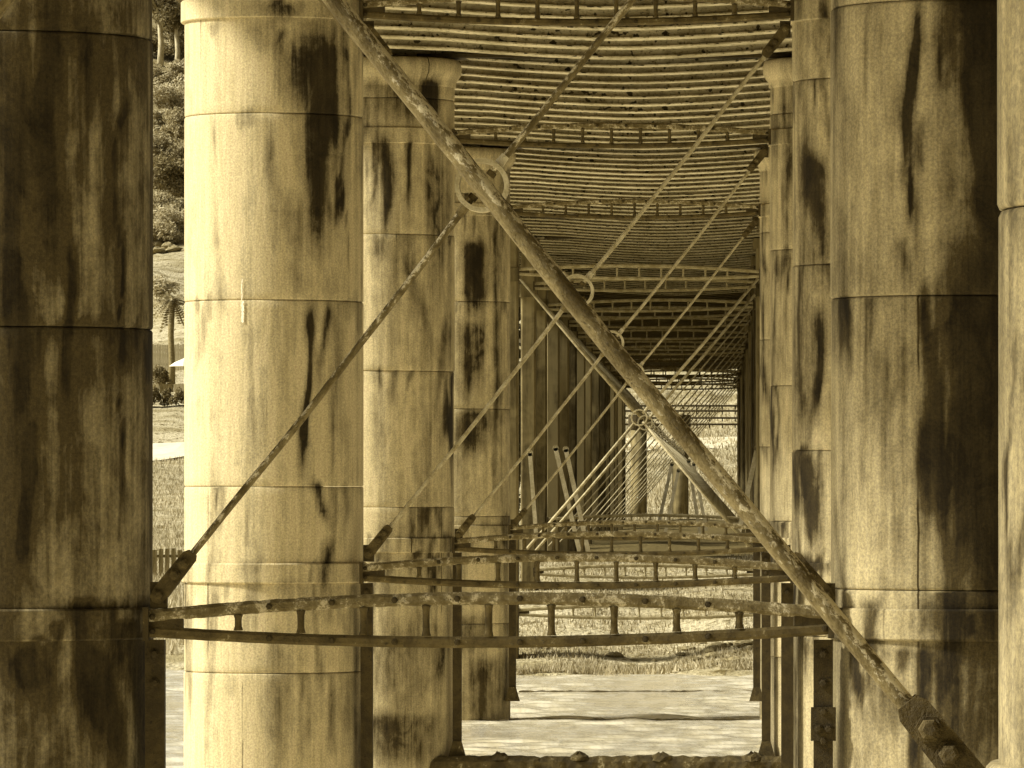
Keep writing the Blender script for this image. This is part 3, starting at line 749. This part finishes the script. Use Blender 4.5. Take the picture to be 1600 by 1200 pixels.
# ---------------------------------------------------------------- strip of hillside seen between the two left columns
SL = (263 - VX) / FPX
def sight(px, py):
    d = 60.0 * K
    while d < 600 * K:
        x = (px - VX) / FPX * d
        if ground_z(x, d) >= ZC - (py - VY) / FPX * d: return d
        d += .5
    return d
def at(px, d): return Vector(((px - VX) / FPX * d, d, ground_z((px - VX) / FPX * d, d)))
def crown(m, c, rx, rz, n, leaf, rng, clumps=14):
    cs = []
    for i in range(clumps):
        v = Vector((rng.gauss(0, 1), rng.gauss(0, 1), rng.gauss(0, 1))).normalized() * (rng.random() ** .4)
        cs.append((Vector(c) + Vector((v.x * rx * .75, v.y * rx * .75, v.z * rz * .75)), rng.uniform(.28, .5)))
    for i in range(n):
        cc, k = rng.choice(cs)
        v = Vector((rng.gauss(0, 1), rng.gauss(0, 1), rng.gauss(0, 1))).normalized() * rng.random() ** .33 * k
        p = cc + Vector((v.x * rx, v.y * rx, v.z * rz))
        a = Vector((rng.gauss(0, 1), rng.gauss(0, 1), rng.gauss(0, 1))).normalized() * leaf
        b = a.orthogonal().normalized() * leaf * .45
        m.add([p - a, p + b, p + a, p - b], [(0, 1, 2, 3)])
def tree(px, d, top_py, base_py, rx, mat, label, name='tree', trunk=True, bark='bark', n=2600, leaf=.14, seed=1, trunk_frac=.4, cat='tree', slack=0):
    rng = random.Random(seed); d = sight(px, base_py); g = at(px, d)
    zt = ZC + (VY - top_py) / FPX * d; h = max(1.0, zt - g.z)
    root = thing(name, label, cat, tuple(g), 'trees and bushes on the hillside')
    if trunk:
        m = MB(); top = Vector((rng.uniform(-.4, .4), 0, h * .85))
        m.tube([(0, 0, -.4), (.1, 0, h * .2), (top.x * .4, 0, h * .5), top], h * .022 + .03, 8, scale=[1.3, 1, .75, .25])
        for k in range(5):
            a = rng.uniform(0, 6.28); z0 = h * rng.uniform(.3, .6)
            m.tube([(top.x * .4 * z0 / h, 0, z0), (math.cos(a) * rx * .3, math.sin(a) * rx * .3, z0 + h * .14), (math.cos(a) * rx * .6, math.sin(a) * rx * .6, z0 + h * .3)], h * .012 + .015, 6, scale=[1, .7, .3])
        m.build('trunk', M[bark], root, smooth=True)
    m = MB(); c0 = h * trunk_frac if trunk else 0
    crown(m, (0, 0, c0 + (h - c0) / 2), rx, (h - c0) / 2, n, leaf, rng, 18 if trunk else 12)
    m.build('crown', M[mat], root)
tree(250, 345, -70, 106, 3.4, 'leaf_mid', 'tall gum tree with pale forked trunk at the top of the hillside', seed=3, trunk_frac=.35, leaf=.20, n=5200)
tree(276, 338, -40, 112, 2.6, 'leaf_dark', 'slim gum tree with pale stems beside the taller gum', seed=4, trunk_frac=.3, leaf=.18, n=4200)
tree(240, 338, 40, 96, 2.6, 'leaf_dark', 'dark bush behind the gum trunks at left', 'bush', trunk=False, seed=14, cat='bush', leaf=.16, n=3000)
tree(290, 338, 20, 100, 2.6, 'leaf_mid', 'greyish bush behind the gum trunks at right', 'bush', trunk=False, seed=15, cat='bush', leaf=.16, n=3000)
tree(258, 318, 110, 200, 2.6, 'leaf_pale', 'pale rounded bush below the gum trees', 'bush', trunk=False, seed=5, cat='bush', leaf=.16, n=3600)
tree(282, 306, 165, 240, 1.8, 'leaf_mid', 'mid-toned bush at right below the pale bush', 'bush', trunk=False, seed=6, cat='bush', leaf=.14)
tree(250, 300, 195, 265, 2.2, 'leaf_mid', 'spreading bush at left in the middle of the hillside', 'bush', trunk=False, seed=7, cat='bush', leaf=.14)
tree(268, 290, 225, 320, 2.5, 'leaf_dark', 'large dark bush in the middle of the hillside', 'bush', trunk=False, seed=8, cat='bush', leaf=.15, n=3600)
tree(245, 278, 310, 350, 1.2, 'leaf_mid', 'small bush at left under the dark bush', 'bush', trunk=False, seed=9, cat='bush', n=1400, leaf=.12)
tree(268, 268, 320, 380, 2.0, 'leaf_pale', 'low pale shrub above the rubble', 'bush', trunk=False, seed=10, cat='bush', leaf=.14)
tree(255, 233, 430, 470, 1.3, 'leaf_pale', 'faint bush behind the palm crown', 'bush', trunk=False, seed=12, cat='bush', n=1200, leaf=.12)
rng = random.Random(44)
for i, (px, b, mt) in enumerate(((244, 150, 'leaf_mid'), (284, 140, 'leaf_pale'), (252, 215, 'leaf_pale'), (280, 268, 'leaf_mid'), (243, 300, 'leaf_pale'), (286, 318, 'leaf_mid'), (258, 345, 'leaf_mid'), (282, 372, 'leaf_pale'), (246, 385, 'leaf_mid'))):
    tree(px, 0, b - rng.uniform(42, 60), b, rng.uniform(1.3, 2.0), mt, f"{ORD[i]} from the top of the small scrub bushes filling the hillside between the left columns", 'bush', trunk=False, seed=60 + i, cat='bush', leaf=.14, n=2200)
# rubble
rng = random.Random(21)
for i in range(16):
    p = at(rng.uniform(238, 292), rng.uniform(247, 256) * K)
    o = link('stone', base[i % 4], None, (p.x, p.y, p.z + .15)); s_ = rng.uniform(.25, .55); o.scale = (s_ * 1.3, s_, s_); o.rotation_euler = (rng.uniform(-.4, .4), rng.uniform(-.4, .4), rng.uniform(0, 6))
    tag(o, 'pale rubble stone heaped on the hillside above the palm', 'stone', 'rubble stones on the hillside')
# palm
def palm():
    d = 206 * K; g = at(268, d); h = ZC + (VY - 470) / FPX * d - g.z; rng = random.Random(2)
    root = thing('palm_tree', 'shaggy palm tree in front of the pale fence', 'palm tree', tuple(g))
    m = MB(); m.tube([(0, 0, -.3), (.03, 0, h * .3), (-.03, 0, h * .6), (.02, 0, h)], .17, 9, scale=[1.3, 1, .95, 1.1]); m.build('trunk', M['barkd'], root, smooth=True)
    for i in range(46):
        a = rng.uniform(0, 6.28); e = rng.uniform(-.9, 1.1); L = rng.uniform(.8, 1.35); pts = []
        m = MB()
        for j in range(5):
            t = j / 4; pts.append(Vector((math.cos(a) * L * t * math.cos(e), math.sin(a) * L * t * math.cos(e), L * t * math.sin(e) - .55 * t * t * L)))
        for j in range(4):
            for q in range(3):
                p = pts[j] + (pts[j + 1] - pts[j]) * q / 3
                for sgn in (-1, 1):
                    w = Vector((-math.sin(a), math.cos(a), 0)) * sgn * .28 * (1 - .6 * j / 4)
                    m.add([p, p + w + Vector((0, 0, -.10)), p + (pts[j + 1] - pts[j]) * .3], [(0, 1, 2)])
        m.build('frond', M['leaf_dark' if i % 3 else 'leaf_mid'], root, loc=(.02, 0, h))
palm()
# pale board fence behind the palm
def fence(d, px0, px1, top, label, name, mat, pitch, wd, h=None, gap=.02, cat='fence', rails=True):
    d *= K
    a, b = at(px0, d), at(px1, d); root = thing(name, label, cat, tuple(a)); zt = ZC + (VY - top) / FPX * d
    n = int((b.x - a.x) / pitch); zb = min(a.z, b.z) - .1
    me = MB().box((0, 0, 0), (wd / 2, .012, (zt - zb) / 2)).mesh('board', M[mat])
    for i in range(n + 1): link('board', me, root, (i * pitch, random.uniform(-.005, .005), (zt + zb) / 2 - a.z + random.uniform(-.03, .03)))
    if rails:
        for f in (.25, .8): MB().box(((b.x - a.x) / 2, .045, zb + (zt - zb) * f - a.z), ((b.x - a.x) / 2 + .1, .03, .04)).build('rail', M[mat], root)
fence(210, 215, 310, 538, 'pale upright board fence behind the palm trunk', 'board_fence', 'board', .14, .125)
fence(sight(263, 903) / K, 222, 304, 858, 'low dark paling fence at the foot of the grass slope', 'paling_fence', 'darkwood', .17, .12)
# retaining wall, hedge, path, dark shrub, sunshade
DW = 199 * K; a, b = at(205, DW), at(315, DW); zt = ZC + (VY - 600) / FPX * DW
root = thing('garden_wall', 'low garden wall of dark and pale blocks below the palm', 'wall', ((a.x + b.x) / 2, DW, a.z))
for i in range(5):
    MB().box((0, 0, 0), ((b.x - a.x) / 10 - .02, .15, .42)).build('block', M['darkwood' if i % 2 == 0 else 'board'], root, loc=(-(b.x - a.x) / 2 + (i + .5) * (b.x - a.x) / 5, 0, zt - a.z - .42))
MB().box((0, -.03, zt - a.z - .93), ((b.x - a.x) / 2, .2, .08)).build('footing', M['pale_wall'], root)
m = MB(); rng = random.Random(31)
for i in range(14): crown(m, ((i - 7) * .35, rng.uniform(-.3, .3), .55), .5, .6, 320, .09, rng, 5)
g = at(263, 192 * K); root = thing('hedge', 'dark clipped hedge between the garden wall and the path', 'hedge', tuple(g)); m.build('foliage', M['leaf_dark'], root)
m = MB(); g = at(248, 203 * K); crown(m, (0, 0, .7), .75, .8, 1500, .09, rng, 10)
root = thing('bush', 'round dark shrub to the left of the palm trunk', 'bush', tuple(g), 'trees and bushes on the hillside'); m.build('crown', M['leaf_dark'], root)
m = MB(); n = 30
for i in range(n + 1):
    x = -45 + i * 1.6
    for j in range(5):
        y = (176.5 + j * 1.75) * K; m.v.append((x, y, ground_z(x, y) + .07))
m.f = [(5 * i + j, 5 * i + 5 + j, 5 * i + 6 + j, 5 * i + 1 + j) for i in range(n) for j in range(4)]
tag(m.build('path', M['path']), kind='structure')
g = at(288, 202 * K); root = thing('sunshade', 'white garden sunshade on a thin pole beside the palm', 'sunshade', tuple(g))
zt = ZC + (VY - 560) / FPX * 202 * K - g.z
MB().lathe([(.82, zt - .42), (.5, zt - .2), (.04, zt), (.01, zt + .03)], 8).build('canopy', M['white'], root)
MB().tube([(0, 0, -.2), (0, 0, zt)], .03, 8).build('pole', M['white'], root)
# trees added along the left side of the land trestle to darken it
rng = random.Random(77)
for k in range(9):
    x = -6.9 + rng.uniform(-.4, .4); y = (65 + k * 7.2 + rng.uniform(-1, 1)) * K; h = rng.uniform(6.5, 8.5)
    gz = ground_z(x, y)
    root = thing('tree', f"{ORD[k]} leafy tree added to darken the left side of the land trestle, counted from the water", 'tree', (x, y, gz), 'trees added to darken the land trestle')
    m = MB(); m.tube([(0, 0, -.3), (.1, 0, h * .3), (-.05, .1, h * .7), (0, 0, h * .9)], .16, 8, scale=[1.3, 1, .6, .2])
    for j in range(5):
        a = rng.uniform(0, 6.28); z0 = h * rng.uniform(.2, .5)
        m.tube([(0, 0, z0), (math.cos(a) * .6, math.sin(a) * .9, z0 + .8), (math.cos(a) * 1.0, math.sin(a) * 1.9, z0 + 1.8)], .07, 6, scale=[1, .7, .3])
    m.build('trunk', M['barkd'], root, smooth=True)
    m = MB()
    for j in range(8): crown(m, (rng.uniform(-.2, .2), rng.uniform(-4.2, 4.2), h * rng.uniform(.12, .85)), 1.1, 1.7, 420, .2, rng, 6)
    m.build('crown', M['leaf_deep'], root)
# pale lime drips on two columns
def lime(n, pts, label):
    cx = LX[n] - RC; d = D[n]; ppx = FPX / d; cpx = VX + cx * ppx; rp = RC * ppx
    col_root = [o for o in bpy.data.objects if o.name.startswith('concrete_column') and abs(o.location.y - d) < .01 and o.location.x < 0][0]
    rg = random.Random(n)
    m = MB()
    for (px, py0, py1, w) in pts:
        k = 14; o = len(m.v)
        for i in range(k + 1):
            py = py0 + (py1 - py0) * i / k; ww = w * (.35 + .65 * abs(math.sin(i * 1.3 + px))) * (1 - .6 * (i == k or i == 0))
            xo = px + rg.uniform(-.6, .6)
            for sg in (-1, 1):
                a = math.asin(max(-1, min(1, (xo + sg * ww - cpx) / rp))); r = RC * 1.006 + .003
                m.v.append((r * math.sin(a), -r * math.cos(a), ZC - (py - VY) / ppx))
        for i in range(k): m.f.append((o + 2 * i, o + 2 * i + 1, o + 2 * i + 3, o + 2 * i + 2))
    m.build('lime_drip', M['white'], col_root)['label'] = label
lime(2, [(390, 474, 508, 2.4), (389, 440, 474, .8)], 'white lime drip at a joint')
